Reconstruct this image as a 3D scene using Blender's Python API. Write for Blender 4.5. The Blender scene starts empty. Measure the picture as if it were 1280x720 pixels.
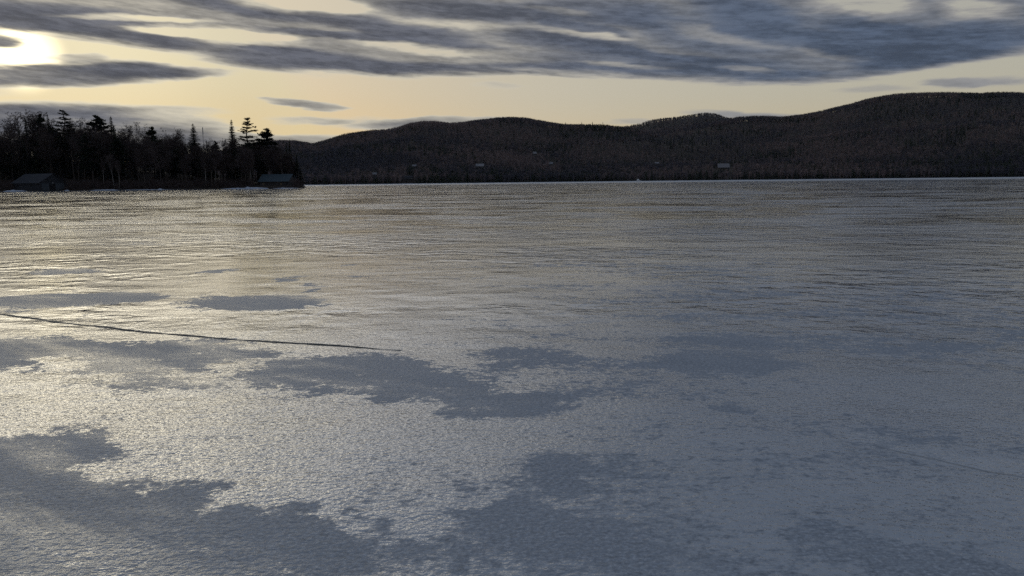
import bpy, math, random
import numpy as np
from mathutils import Vector, Matrix, noise as mnoise

R = math.radians
scene = bpy.context.scene
col = scene.collection

# ------------------------------------------------------------------ camera
CAM_H, F_PX, PITCH, ROLL = 1.45, 924.0, 8.19, 0.64
cam_d = bpy.data.cameras.new('camera')
cam = bpy.data.objects.new('camera', cam_d)
col.objects.link(cam)
cam_d.sensor_width = 36.0
cam_d.lens = 36.0 * F_PX / 1280.0
cam_d.clip_start, cam_d.clip_end = 0.05, 20000.0
CROT = Matrix.Rotation(R(90 - PITCH), 4, 'X') @ Matrix.Rotation(R(-ROLL), 4, 'Z')
cam.matrix_world = Matrix.Translation((0, 0, CAM_H)) @ CROT
scene.camera = cam
CM3 = CROT.to_3x3()


def ray(px, py):
    """direction through a photograph position, used to survey the place"""
    return (CM3 @ Vector(((px - 640) / F_PX, (360 - py) / F_PX, -1.0))).normalized()


def at(px, py, Y):
    d = ray(px, py)
    return Vector((0, 0, CAM_H)) + d * (Y / d.y)


def ground(px, py):
    d = ray(px, py)
    return Vector((0, 0, CAM_H)) + d * (CAM_H / -d.z)


def azel(px, py):
    d = ray(px, py)
    return math.degrees(math.atan2(d.x, d.y)), math.degrees(math.asin(d.z))


# ------------------------------------------------------------------ node helpers
class N:
    """scalar / vector socket with arithmetic that writes math nodes"""
    def __init__(s, nt, sock): s.nt, s.k = nt, sock
    def _m(s, op, *a):
        n = s.nt.nodes.new('ShaderNodeMath'); n.operation = op
        for i, v in enumerate((s,) + a):
            if isinstance(v, N): s.nt.links.new(v.k, n.inputs[i])
            else: n.inputs[i].default_value = v
        return N(s.nt, n.outputs[0])
    def __add__(s, o): return s._m('ADD', o)
    __radd__ = __add__
    def __sub__(s, o): return s._m('SUBTRACT', o)
    def __rsub__(s, o): return s._m('MULTIPLY', -1.0)._m('ADD', o)
    def __mul__(s, o): return s._m('MULTIPLY', o)
    __rmul__ = __mul__
    def __truediv__(s, o): return s._m('DIVIDE', o)
    def max(s, o): return s._m('MAXIMUM', o)
    def min(s, o): return s._m('MINIMUM', o)
    def pow(s, o): return s._m('POWER', o)
    def abs(s): return s._m('ABSOLUTE')


class G:
    def __init__(s, nt): s.nt = nt
    def new(s, t): return s.nt.nodes.new('ShaderNode' + t)
    def put(s, sock, v):
        if isinstance(v, N): s.nt.links.new(v.k, sock)
        elif isinstance(v, bpy.types.NodeSocket): s.nt.links.new(v, sock)
        elif v is not None: sock.default_value = v
    def comb(s, x, y, z=0.0):
        n = s.new('CombineXYZ')
        for i, v in enumerate((x, y, z)): s.put(n.inputs[i], v)
        return N(s.nt, n.outputs[0])
    def sep(s, v):
        n = s.new('SeparateXYZ'); s.put(n.inputs[0], v)
        return [N(s.nt, o) for o in n.outputs]
    def noise(s, v, scale=1.0, detail=2.0, rough=0.5, dist=0.0, color=False):
        n = s.new('TexNoise'); s.put(n.inputs['Vector'], v)
        s.put(n.inputs['Scale'], scale); n.inputs['Detail'].default_value = detail
        n.inputs['Roughness'].default_value = rough; n.inputs['Distortion'].default_value = dist
        return N(s.nt, n.outputs['Color' if color else 'Fac'])
    def voro(s, v, scale, feature='F1', rnd=1.0):
        n = s.new('TexVoronoi'); n.feature = feature
        s.put(n.inputs['Vector'], v); n.inputs['Scale'].default_value = scale
        n.inputs['Randomness'].default_value = rnd
        return N(s.nt, n.outputs['Distance'])
    def ss(s, v, a, b, lo=0.0, hi=1.0, kind='SMOOTHSTEP'):
        n = s.new('MapRange'); n.interpolation_type = kind
        for i, x in enumerate((v, a, b, lo, hi)): s.put(n.inputs[i], x)
        return N(s.nt, n.outputs[0])
    def vm(s, op, a, b=None, out=0):
        n = s.new('VectorMath'); n.operation = op
        s.put(n.inputs[0], a)
        if b is not None:
            if op == 'SCALE': s.put(n.inputs['Scale'], b)
            else: s.put(n.inputs[1], b)
        return N(s.nt, n.outputs[out])
    def mix(s, f, a, b, blend='MIX'):
        n = s.new('Mix'); n.data_type = 'RGBA'; n.blend_type = blend
        def c(v): return v if isinstance(v, (N, bpy.types.NodeSocket)) else (*v, 1.0)
        s.put(n.inputs[0], f); s.put(n.inputs[6], c(a)); s.put(n.inputs[7], c(b))
        return N(s.nt, n.outputs[2])
    def ellipse(s, v, cx, cy, rx, ry, ang, lo=1.0, hi=0.0):
        """smooth bump: hi at the centre of a turned ellipse, 0 outside"""
        n = s.new('Mapping'); n.vector_type = 'TEXTURE'
        s.put(n.inputs[0], v)
        n.inputs['Location'].default_value = (cx, cy, 0)
        n.inputs['Rotation'].default_value = (0, 0, ang)
        n.inputs['Scale'].default_value = (rx, ry, 1)
        r2 = s.vm('DOT_PRODUCT', n.outputs[0], n.outputs[0], out=1)
        return s.ss(r2, 0.0, 1.0, lo, hi)


def material(name):
    m = bpy.data.materials.new(name); m.use_nodes = True
    nt = m.node_tree; g = G(nt)
    b = nt.nodes['Principled BSDF']
    return m, g, b


def simple_mat(name, c, rough=0.8, var=0.25, scale=3.0, metal=0.0, spec=0.3):
    m, g, b = material(name)
    tc = g.new('TexCoord')
    n = g.noise(tc.outputs['Object'], scale, 4.0, 0.6)
    g.put(b.inputs['Base Color'], g.mix(n, [x * (1 - var) for x in c], [x * (1 + var) for x in c]))
    b.inputs['Roughness'].default_value = rough
    b.inputs['Metallic'].default_value = metal
    b.inputs['Specular IOR Level'].default_value = spec
    return m


# ------------------------------------------------------------------ sky
SUN_AZ, SUN_EL = azel(28, 68)
world = bpy.data.worlds.new('World'); scene.world = world
world.use_nodes = True
wn = world.node_tree; wn.nodes.clear(); g = G(wn)
out = g.new('OutputWorld'); bg = g.new('Background'); bg.inputs['Strength'].default_value = 0.1
wn.links.new(bg.outputs[0], out.inputs[0])
sky = g.new('TexSky'); sky.sky_type = 'NISHITA'; sky.sun_disc = False
sky.sun_elevation = R(SUN_EL); sky.sun_rotation = R(SUN_AZ)
sky.air_density = 1.0; sky.dust_density = 2.0; sky.ozone_density = 1.0
tc = g.new('TexCoord')
d = g.vm('NORMALIZE', tc.outputs['Generated'])
dx, dy, dz = g.sep(d)
az = dx._m('ARCTAN2', dy) * (180 / math.pi)
el = dz.max(-1.0).min(1.0)._m('ARCSINE') * (180 / math.pi)
# wind-drawn warp so that edges fray
ae0 = g.comb(az, el)
w1 = g.noise(g.comb(az * 0.10, el * 0.45, 3.1), 1.0, 4.0, 0.62, color=True)
w1x, w1y, _ = g.sep(w1)
azw = az + (w1x - 0.5) * 6.0
elw = el + (w1y - 0.5) * 1.3
ae = g.comb(azw, elw)


def stroke(acc, x0, y0, x1, y1, th, amp):
    a0, e0 = azel(x0, y0); a1, e1 = azel(x1, y1)
    L = math.hypot(a1 - a0, e1 - e0) / 2
    ang = math.atan2(e1 - e0, a1 - a0)
    thd = th * 57.3 / F_PX
    e = g.ellipse(ae, (a0 + a1) / 2, (e0 + e1) / 2, L * 1.15, thd * 1.5, ang, amp, 0.0)
    return e if acc is None else acc + e


# lower edge of the cloud deck as a curve over azimuth
edge_pts = [(-200, 45), (0, 42), (120, 52), (230, 74), (330, 92), (480, 97), (640, 95), (800, 101), (980, 107),
            (1100, 97), (1200, 80), (1280, 70), (1450, 50)]
fc = g.new('FloatCurve')
g.put(fc.inputs['Value'], g.ss(az, -90.0, 90.0, kind='LINEAR'))
cv = fc.mapping.curves[0]
pts = [((azel(x, y)[0] + 90) / 180, azel(x, y)[1] / 20) for x, y in edge_pts]
cv.points[0].location = (0.0, 0.55); cv.points[1].location = (1.0, 0.6)
for p in pts: cv.points.new(*p)
fc.mapping.update()
edge_el = N(wn, fc.outputs[0]) * 20.0
# streaky base texture, sloping down to the right like the wind
tilt = el + az * 0.075
n_big = g.noise(g.comb(az * 0.045, tilt * 0.30, 0.7), 1.0, 3.0, 0.55)
n_mid = g.noise(g.comb(azw * 0.095, tilt * 0.85, 5.0), 1.0, 5.0, 0.60)
n_fin = g.noise(g.comb(az * 0.42, tilt * 2.7, 9.0), 1.0, 5.0, 0.66)
deck = g.ss(el + (n_mid - 0.5) * 1.6 - edge_el, -0.25, 0.95)
S = None
for s in [  (-200, 20, 120, 60, 16, .25), (600, 86, 1000, 92, 9, .25), (640, 66, 1000, 84, 10, .30), (760, 14, 980, 66, 14, .25),
          # dark bands
        (-150, 0, 210, 28, 11, .45), (-120, 25, 250, 58, 11, .5), (200, -10, 420, 22, 9, .45), (390, 18, 640, 62, 10, .5),
        (240, 66, 520, 88, 12, .45), (420, 84, 700, 92, 10, .5), (470, 5, 720, 20, 12, .35), (640, 5, 880, 22, 14, .35),
        (600, 40, 830, 62, 9, .35), (640, 82, 840, 100, 9, .4), (860, 0, 1040, 50, 18, .5), (1000, 50, 1240, 62, 18, .5),
        (900, 100, 1090, 100, 10, .5), (1050, 85, 1290, 62, 16, .55), (1150, 45, 1330, 50, 14, .35),
        (290, 58, 430, 74, 4, .4), (330, 34, 540, 52, 4, .4), (660, 22, 790, 42, 4, .35), (690, 48, 910, 78, 5, .35), (1010, 18, 1190, 62, 8, .3),
        # bright gaps
        (40, 13, 270, 26, 3, -.5), (110, 33, 390, 47, 4, -.4), (640, 8, 750, 18, 4, -.35), (670, 39, 800, 47, 3, -.35), (990, 62, 1110, 80, 4, -.25),
        (260, -8, 480, 12, 9, -.7), (500, 26, 660, 40, 6, -.2), (430, 52, 640, 66, 5, -.32), (150, 32, 380, 52, 8, -.4),
         (720, 77, 850, 86, 3.5, -.45), (880, 85, 980, 91, 3, -.45), (820, 24, 980, 60, 7, -.3),
        (1000, 2, 1150, 10, 9, -.4), (1150, 8, 1290, 18, 9, -.35), (-40, 36, 60, 40, 4, -.1)]:
    S = stroke(S, *s)
n_pf = g.noise(g.comb(az * 0.36, tilt * 1.3, 4.0), 3.0, 3.0, 0.6)
dens = deck * (0.48 + (n_big - 0.5) * 0.4 + (n_mid - 0.5) * 0.85 + (n_fin - 0.5) * 0.42 + (n_pf - 0.5) * 0.15 + S * 1.45)
L = None
for s in [  # separate low clouds under the deck
        (-150, 92, 250, 90, 10, .95), (90, 86, 300, 92, 6, .6), (60, 70, 150, 76, 4, .5), (-60, 46, 55, 54, 6, 1.0),
        (325, 125, 435, 136, 4, .62), (-200, 150, 190, 146, 15, .75), (-200, 170, 330, 172, 20, .72), (-50, 139, 290, 141, 7, .42), (120, 156, 300, 160, 9, .30),
        (150, 178, 560, 178, 10, .52), (430, 157, 640, 150, 6, .55), (310, 148, 440, 150, 4, .30), (380, 150, 560, 158, 7, .22),
        (850, 142, 1020, 147, 5, .36), (740, 152, 860, 158, 4, .25), (1140, 107, 1330, 97, 4.5, .36), (1040, 112, 1150, 112, 4, .2),
        (600, 105, 660, 110, 4, .22), (-100, 112, 40, 112, 6, .16)]:
    L = stroke(L, *s)
low = L * 1.35 * (0.70 + (n_mid - 0.5) * 1.0 + (n_fin - 0.5) * 0.5)
dens = dens.max(0.0) + low.max(0.0)
# overcast towards the zenith and behind the viewer
up = g.ss(el, 13.0, 30.0)
dens = dens + up * (n_big - 0.28) * 1.0
dens = dens + g.ss(az.abs(), 50.0, 110.0) * (0.25 + n_big * 0.6) * g.ss(el, 2.0, 12.0)
fill_glow = g.ss(el, 12.8, 15.5) * g.ss(el, 15.5, 24.0, 1.0, 0.0) * g.ss((az + 36.0).abs(), 5.0, 28.0, 1.0, 0.0)  # warm glow added out of view over the deck to brighten the ice
# sun nearness
sd = ray(28, 68)
cosS = g.vm('DOT_PRODUCT', d, (sd.x, sd.y, sd.z), out=1)
near = g.ss(cosS, 0.60, 1.0)
near2 = g.ss(cosS, 0.90, 1.0)
core = g.ss(cosS, math.cos(R(2.9)), math.cos(R(0.2)))
# clear sky: the sky texture drawn warm
hs = g.mix(1.0, sky.outputs[0],  (SKY_T := (1.0, 0.86, 0.66)), 'MULTIPLY')
sd0 = ray(28, 68)
cosS0 = g.vm('DOT_PRODUCT', d, (sd0.x, sd0.y, sd0.z), out=1)
# evened out the way a high thin veil does, ten times up because the background runs at 0.1
cr, cg, cb = g.sep(hs)
clear = g.mix(g.ss(el, 0.5, 7.0), (1.03, 0.96, 0.86), (0.97, 1.0, 1.06))
warm = g.ss(cosS0, 0.80, 1.0) * g.ss(el, 3.0, 9.0, 1.0, 0.25)
clear = g.mix(warm, clear, (1.04, 0.93, 0.78))
clear = g.vm('MULTIPLY', clear, g.comb((cr * 0.1).max(0.001).min(2.2).pow(0.22) * 6.39, (cg * 0.1).max(0.001).min(1.75).pow(0.22) * 5.97, (cb * 0.1).max(0.001).min(0.62).pow(0.22) * 5.08))
dens = dens + g.ss(deck, 0.3, 0.9) * 0.13
thick = g.ss(dens, 0.20, 0.85)
cloud_lit = g.mix(near, (3.7, 3.6, 3.45), (7.4, 6.8, 5.4))
cloud_dark = g.mix(near, (0.60, 0.80, 1.20), (0.92, 0.96, 1.15))
mott = g.ss(n_fin * 0.8 + n_pf * 0.4 + n_mid, 0.85, 1.35)
cloud_dark = g.vm('SCALE', cloud_dark, 0.88 + (1.0 - mott) * 0.8)
opq = 1.0 - (dens * -1.25)._m('EXPONENT')
ccol = g.mix(g.ss(opq, 0.02, 0.84), cloud_lit, cloud_dark)
ccol = g.mix(g.ss(el, 16.0, 45.0) * 0.8, ccol, (3.0, 3.6, 4.6))
# bright sky added above the view, sun side, to lift the ice reflections
fill_sky = g.ss(el, 12.8, 16.0) * g.ss(el, 17.0, 33.0, 1.0, 0.0) * g.ss((az + 30.0).abs(), 12.0, 44.0, 1.0, 0.0)
ccol = g.mix(fill_sky * g.ss(n_mid, 0.35, 0.65, 0.6, 0.95), ccol, (16.5, 15.8, 14.6))
cover = g.ss(dens, 0.02, 0.32)
colr = g.mix(cover, clear, ccol)
glow = fill_glow * 21.0 + (core.pow(2.0) * 14.0 + near2.pow(14.0) * 1.6) * (1.0 - thick * 0.97)
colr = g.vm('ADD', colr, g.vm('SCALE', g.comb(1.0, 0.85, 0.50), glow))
back = g.ss(az.abs(), 45.0, 150.0, 1.0, 0.8)
colr = g.vm('SCALE', colr, back)
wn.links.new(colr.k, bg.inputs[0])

# ------------------------------------------------------------------ sun
sl = bpy.data.lights.new('sun', 'SUN'); sun = bpy.data.objects.new('sun', sl); col.objects.link(sun)
sl.energy, sl.angle, sl.color = 0.03, R(24), (1.0, 0.86, 0.62)
sun.rotation_euler = (-sd).to_track_quat('-Z', 'Y').to_euler()
sun.location = (-60, 90, 40)

# ------------------------------------------------------------------ mesh helpers
class MB:
    def __init__(s): s.v, s.f, s.c = [], [], []
    def face(s, *p):
        b = len(s.v); s.v.extend(tuple(q) for q in p); s.f.append(tuple(range(b, b + len(p))))
    def tube(s, p0, p1, r0, r1, n=3):
        p0, p1 = Vector(p0), Vector(p1)
        a = (p1 - p0)
        if a.length < 1e-6: return
        a.normalize()
        u = a.cross(Vector((0.31, 0.77, 0.55))).normalized(); w = a.cross(u)
        b = len(s.v)
        for p, r in ((p0, r0), (p1, r1)):
            for k in range(n):
                t = 2 * math.pi * k / n
                s.v.append(tuple(p + (u * math.cos(t) + w * math.sin(t)) * r))
        for k in range(n):
            k2 = (k + 1) % n
            s.f.append((b + k, b + k2, b + n + k2, b + n + k))
    def box(s, x0, x1, y0, y1, z0, z1):
        b = len(s.v)
        s.v += [(x, y, z) for z in (z0, z1) for y in (y0, y1) for x in (x0, x1)]
        s.f += [(b + i for i in q) for q in ()]
        for q in ((0, 2, 3, 1), (4, 5, 7, 6), (0, 1, 5, 4), (1, 3, 7, 5), (3, 2, 6, 7), (2, 0, 4, 6)):
            s.f.append(tuple(b + i for i in q))
    def mesh(s, name, mat, smooth=False):
        me = bpy.data.meshes.new(name)
        me.from_pydata(s.v, [], s.f); me.materials.append(mat)
        if smooth: me.polygons.foreach_set('use_smooth', [True] * len(me.polygons))
        me.update(); return me
    def build(s, name, mat, parent=None, smooth=False):
        o = bpy.data.objects.new(name, s.mesh(name, mat, smooth)); col.objects.link(o)
        if parent is not None: o.parent = parent
        return o


def tag(o, label=None, cat=None, group=None, kind=None):
    if label: o['label'] = label
    if cat: o['category'] = cat
    if group: o['group'] = group
    if kind: o['kind'] = kind
    return o


def empty(name, loc, rz=0.0, label=None, cat=None, group=None):
    o = bpy.data.objects.new(name, None); col.objects.link(o)
    o.empty_display_size = 0.5
    o.location = loc; o.rotation_euler = (0, 0, rz)
    return tag(o, label, cat, group)


def fast_mesh(name, V, F, mat, smooth=False, attr=None):
    """V (n,3) array, F (m,k) array"""
    me = bpy.data.meshes.new(name)
    V = np.asarray(V, np.float32); F = np.asarray(F, np.int32)
    k = F.shape[1]
    me.vertices.add(len(V)); me.vertices.foreach_set('co', V.ravel())
    me.loops.add(F.size); me.loops.foreach_set('vertex_index', F.ravel())
    me.polygons.add(len(F)); me.polygons.foreach_set('loop_start', np.arange(0, F.size, k, dtype=np.int32))
    me.update(calc_edges=True)
    if smooth: me.polygons.foreach_set('use_smooth', np.ones(len(F), bool))
    if attr is not None:
        a = me.attributes.new('tint', 'FLOAT', 'POINT'); a.data.foreach_set('value', np.asarray(attr, np.float32))
    me.materials.append(mat); me.update(); me.validate()
    return me


def fbm(x, y, s, seed=0.0, o=4):
    return mnoise.fractal(Vector((x / s, y / s, seed)), 1.0, 2.0, o, noise_basis='PERLIN_ORIGINAL')


# ------------------------------------------------------------------ ice
def ice_material():
    m, g, b = material('lake_ice')
    nt = m.node_tree
    geo = g.new('NewGeometry')
    P = N(nt, geo.outputs['Position'])
    px, py, _ = g.sep(P)
    p2 = g.comb(px, py, 0.0)
    # ragged edges of the frozen patches
    wv = g.noise(p2, 1.5, 6.0, 0.65, color=True)
    wx, wy, _ = g.sep(wv)
    wv2 = g.noise(p2, 0.30, 2.0, 0.5, color=True)
    vx, vy, _ = g.sep(wv2)
    pw = g.comb(px + (wx - 0.5) * 1.0 + (vx - 0.5) * 1.2, py + (wy - 0.5) * 1.3 + (vy - 0.5) * 1.6)

    def patch(acc, x0, y0, x1, y1, th, amp, soft=1.6):
        """a patch along a line surveyed on the ice; th is its half depth in photograph pixels"""
        a, c = ground(x0, y0), ground(x1, y1)
        mid = (a + c) / 2
        my = (y0 + y1) / 2
        mx = (x0 + x1) / 2
        q0, q1 = ground(mx, my - th), ground(mx, my + th)
        half = (q0 - q1).length / 2
        ang = math.atan2(c.y - a.y, c.x - a.x)
        half = half * abs(math.cos(ang)) + 0.02
        e = g.ellipse(pw, mid.x, mid.y, (c - a).length / 2 * 1.15, half * soft, ang, amp, 0.0)
        return e if acc is None else acc + e
    M = None
    for s in [  # dull snow-ice
            (-60, 373, 240, 370, 6, 2.3), (235, 375, 440, 378, 7, 2.3), (-260, 436, 330, 442, 17, 1.8), (90, 464, 420, 462, 18, 1.5),
            (300, 454, 640, 484, 20, 1.6), (520, 493, 760, 506, 18, 1.5), (-260, 590, 130, 612, 42, 1.2), (-100, 566, 190, 574, 13, .9), (-400, 670, 130, 690, 52, 1.2),
            (120, 668, 520, 700, 26, 1.1), (-200, 716, 480, 735, 45, 1.1), (240, 640, 470, 658, 7, .8), (-300, 668, 480, 706, 42, 1.0), (580, 596, 950, 630, 34, .6), (470, 684, 950, 700, 42, .85), (600, 440, 740, 452, 14, .9), (790, 430, 1000, 450, 20, .9),
            (640, 590, 760, 612, 20, .8), (560, 660, 860, 715, 22, 1.0), (1000, 660, 1280, 730, 26, .8), (40, 339, 120, 340, 3, 1.9), (285, 336, 305, 338, 2, 1.7), (345, 348, 372, 349, 2, 1.7), (375, 360, 400, 361, 2, 1.6), (380, 353, 410, 355, 2, 1.4), (430, 330, 450, 331, 1.6, 1.5), (375, 343, 390, 344, 1.6, 1.5),
            (0, 382, 90, 386, 5, .8), (40, 487, 110, 488, 6, .9), (60, 537, 130, 540, 7, .9), (300, 500, 420, 490, 8, .7),
            (1060, 560, 1290, 600, 14, .7), (880, 505, 940, 512, 5, .8), (865, 358, 905, 362, 2, .9), (1060, 384, 1090, 386, 2, .9),
            # glossy holes
            (20, 455, 110, 452, 7, -1.0), (240, 452, 330, 462, 9, -.9), (-60, 500, 200, 510, 10, -.8), (420, 470, 440, 474, 3, -.6),
            (150, 602, 420, 626, 12, -.9), (230, 690, 400, 682, 4, -.4), (980, 480, 1200, 500, 16, -.6), (1100, 575, 1290, 586, 8, -.6), (1120, 520, 1250, 530, 10, -.5)]:
        M = patch(M, *s)
    nA = g.noise(p2, 0.13, 6.0, 0.6)
    nB = g.noise(g.comb(px * 0.34 + py * 0.10 + 9, py, 2.0), 1.0, 9.0, 0.77)
    nC = g.noise(p2, 5.5, 4.0, 0.7)
    dist = g.vm('LENGTH', p2, out=1)
    right = g.ss(px - py * 0.02, -1.5, 3.0)
    nD = g.noise(g.comb(px * 0.7, py, 7.0), 24.0, 5.0, 0.70)
    nS = g.noise(g.comb(px * 0.7, py, 11.0), 0.085, 9.0, 0.66)
    nS2 = g.noise(g.comb(px * 0.55, py, 13.0), 0.42, 7.0, 0.7)
    nSS = nS * 0.38 + nS2 * 0.62
    far = g.ss(dist, 11.0, 34.0)
    ru, rv = px * 0.82 - py * 0.57, px * 0.57 + py * 0.82
    nE = g.noise(g.comb(ru * 0.22, rv * 1.25, 6.0), 1.0, 5.0, 0.6)
    matte = M.min(1.7).max(-1.0) * 0.72 + (nA - 0.5) * 1.0 + (nE - 0.5) * 1.5 * g.ss(dist, 6.0, 14.0, 1.0, 0.0) + (nB - 0.5) * 3.5 + (nC - 0.5) * 1.9 + (nD - 0.5) * 2.4 + right * 0.36 * g.ss(dist, 9.0, 22.0, 1.0, 0.0) - 0.10
    soft = g.ss(dist, 3.2, 5.2, 1.0, 0.0)
    dull = g.ss(matte, 0.24 - soft * 0.34, 0.60 + soft * 0.18) * g.ss(nE * 0.55 + nB * 0.45, 0.40, 0.56, 0.6, 1.0)
    # cracks: lines over the ice
    def crack(pts, w, off=0.0, rag=1.5):
        acc = None
        cw = g.noise(p2, 3.0, 3.0, 0.5)
        for (x0, y0), (x1, y1) in zip(pts, pts[1:]):
            a, c = ground(x0, y0), ground(x1, y1)
            a, c = a + Vector((0, off, 0)), c + Vector((0, off, 0))
            dlt = c - a; Ln = dlt.length; t = dlt / Ln
            rx, ry = px - a.x, py - a.y
            al = (rx * t.x + ry * t.y).max(0.0).min(Ln)
            ex, ey = rx - al * t.x, ry - al * t.y
            dd = (ex * ex + ey * ey).pow(0.5)
            acc = dd if acc is None else acc.min(dd)
        return g.ss(acc + (cw - 0.5) * w * rag, w * 0.35, w, 1.0, 0.0)
    p_keep = (px, py)
    kx, ky, _ = g.sep(g.noise(p2, 1.1, 4.0, 0.6, color=True))
    px, py = px + (kx - 0.5) * 0.12, py + (ky - 0.5) * 0.14
    CR1 = [(-150, 372), (0, 393), (60, 401.5), (110, 407), (200, 416.5), (290, 424), (400, 431.5), (496, 438.5)]
    CR2 = [(1090, 556), (1160, 572), (1230, 589), (1330, 602)]
    crk = crack(CR1, 0.052)
    lit_edge = crack(CR1, 0.050, 0.075, 3.0)  # pale strip in the colour, painted as the crack's lit far edge
    crk2 = crack(CR2, 0.013)
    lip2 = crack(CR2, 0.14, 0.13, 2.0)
    px, py = p_keep
    crk = crk.max(crk2 * 0.45) * g.ss(g.noise(p2, 1.7, 3.0, 0.6), 0.30, 0.55, 0.45, 1.0)

    def height(o):
        q = g.vm('ADD', p2, o)
        qx, qy, _ = g.sep(q)
        qr = g.comb(qx * 0.75 + qy * 0.15, qy, 1.3)
        h0 = g.noise(qr, 0.9, 2.0, 0.5)
        h1 = g.noise(qr, 4.2, 3.0, 0.55)
        h2 = g.noise(g.comb(qx * 0.8, qy, 4.0), 34.0, 3.0, 0.62)
        hr = g.noise(g.comb(qx * 0.80 + qy * 0.14, qy, 2.3), 2.7, 3.0, 0.55)
        return h0 * 0.034 + h1 * 0.006 + h2 * PEB + hr * RIP
    RIP = patch(None, 330, 345, 800, 362, 34, 0.05, 1.3)
    RIP = (RIP + g.ss(dist, 4.5, 10.0, 0.012, 0.058)) * g.ss(dull, 0.0, 1.0, 1.0, 0.45) * g.ss(g.noise(g.comb(px * 0.6, py, 17.0), 0.22, 6.0, 0.68), 0.44, 0.58, 0.12, 1.1)
    PEB = g.ss(dull, 0.0, 1.0, 0.0085, 0.0078) * g.ss(dist, 4.0, 12.0, 1.0, 0.30)
    E = 0.004
    h = height((0, 0, 0)); hx = height((E, 0, 0)); hy = height((0, E, 0))
    sx, sy = (h - hx) * (1 / E), (h - hy) * (1 / E)
    amp = g.ss(dull, 0.0, 1.0, 1.0, 0.85) * (1.0 + far * (g.ss(nSS, 0.44, 0.56, 0.5, 1.9) - 1.0))
    nrm = g.vm('NORMALIZE', g.comb(sx * amp, sy * amp, 1.0))
    g.put(b.inputs['Normal'], nrm)
    cA = g.mix(nC, (0.17, 0.205, 0.25), (0.33, 0.375, 0.435))
    cB = g.mix(nC, (0.17, 0.205, 0.255), (0.35, 0.395, 0.455))
    nF = g.noise(g.comb(px * 0.8, py, 21.0), 58.0, 4.0, 0.72)
    cB = g.mix(g.ss(nF, 0.40, 0.62) * 0.75, cB, (0.095, 0.115, 0.145))
    cB = g.mix(g.ss(nF, 0.44, 0.34) * 0.6, cB, (0.52, 0.56, 0.62))
    c = g.mix(dull, cA, cB)
    c = g.mix(g.ss(nA, 0.35, 0.65), c, g.mix(1.0, c, (0.82, 0.86, 0.93), 'MULTIPLY'))
    c = g.mix(g.ss(nE, 0.35, 0.65) * 0.30, c, (0.40, 0.43, 0.48))
    c = g.mix(g.ss(nD, 0.50, 0.68) * g.ss(nC, 0.38, 0.62, 0.0, 0.5), c, (0.07, 0.085, 0.105))
    shoreward = g.ss(dist, 260.0, 700.0)
    # frosted and clear streaks far out
    c = g.mix(far * 0.85, c, g.mix(g.ss(nSS, 0.44, 0.56), (0.13, 0.145, 0.17), (0.60, 0.64, 0.70)))
    c = g.mix(shoreward * g.ss(nS, 0.35, 0.6, 0.45, 1.0), c, (0.42, 0.44, 0.46))
    c = g.mix(lit_edge * 0.5 + lip2 * 0.16, c, (0.55, 0.58, 0.62))
    c = g.mix(crk, c, (0.04, 0.05, 0.06))
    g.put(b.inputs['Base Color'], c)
    rg = g.ss(dull, 0.0, 1.0, 0.075, 0.50) * (1.0 - far) + far * g.ss(nSS, 0.45, 0.56, 0.03, 0.28)
    g.put(b.inputs['Roughness'], rg.max(crk * 0.8).max(shoreward * 0.5))
    b.inputs['IOR'].default_value = 1.5
    # film of melt water over the glossy ice
    g.put(b.inputs['Coat Weight'], g.ss(dull, 0.0, 1.0, 0.9, 0.0) * (1.0 - crk) * (1.0 - shoreward))
    b.inputs['Coat Roughness'].default_value = 0.05
    b.inputs['Coat IOR'].default_value = 1.6
    g.put(b.inputs['Coat Normal'], nrm)
    g.put(b.inputs['Specular IOR Level'], g.ss(dull, 0.0, 1.0, 0.7, 0.22) * (1.0 - crk * 0.9))
    return m


ICE = ice_material()
me = bpy.data.meshes.new('lake_ice')
rings = [0.0, 3, 8, 20, 60, 200, 600, 1500, 2600, 3800]
V, F = [(0, 0, 0)], []
NS = 96
for r in rings[1:]:
    for k in range(NS):
        t = 2 * math.pi * k / NS
        V.append((r * math.cos(t), r * math.sin(t), 0))
for k in range(NS):
    F.append((0, 1 + k, 1 + (k + 1) % NS))
for i in range(len(rings) - 2):
    for k in range(NS):
        a, b2 = 1 + i * NS + k, 1 + i * NS + (k + 1) % NS
        F.append((a, a + NS, b2 + NS, b2))
me.from_pydata(V, [], F); me.materials.append(ICE)
ice = bpy.data.objects.new('lake_ice', me); col.objects.link(ice); tag(ice, kind='structure')

# ------------------------------------------------------------------ land
m_forest_floor, g2, b_ = material('forest_floor')
tcx = g2.new('NewGeometry')
n_ = g2.noise(tcx.outputs['Position'], 0.05, 6.0, 0.65)
n2_ = g2.noise(tcx.outputs['Position'], 0.4, 4.0, 0.6)
g2.put(b_.inputs['Base Color'], g2.mix(g2.ss(n2_, 0.3, 0.7), (0.020, 0.017, 0.015), (0.050, 0.040, 0.034)))
b_.inputs['Roughness'].default_value = 1.0; b_.inputs['Specular IOR Level'].default_value = 0.1


def interp(pts, x):
    xs = [p[0] for p in pts]; ys = [p[1] for p in pts]
    return float(np.interp(x, xs, ys))


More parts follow.
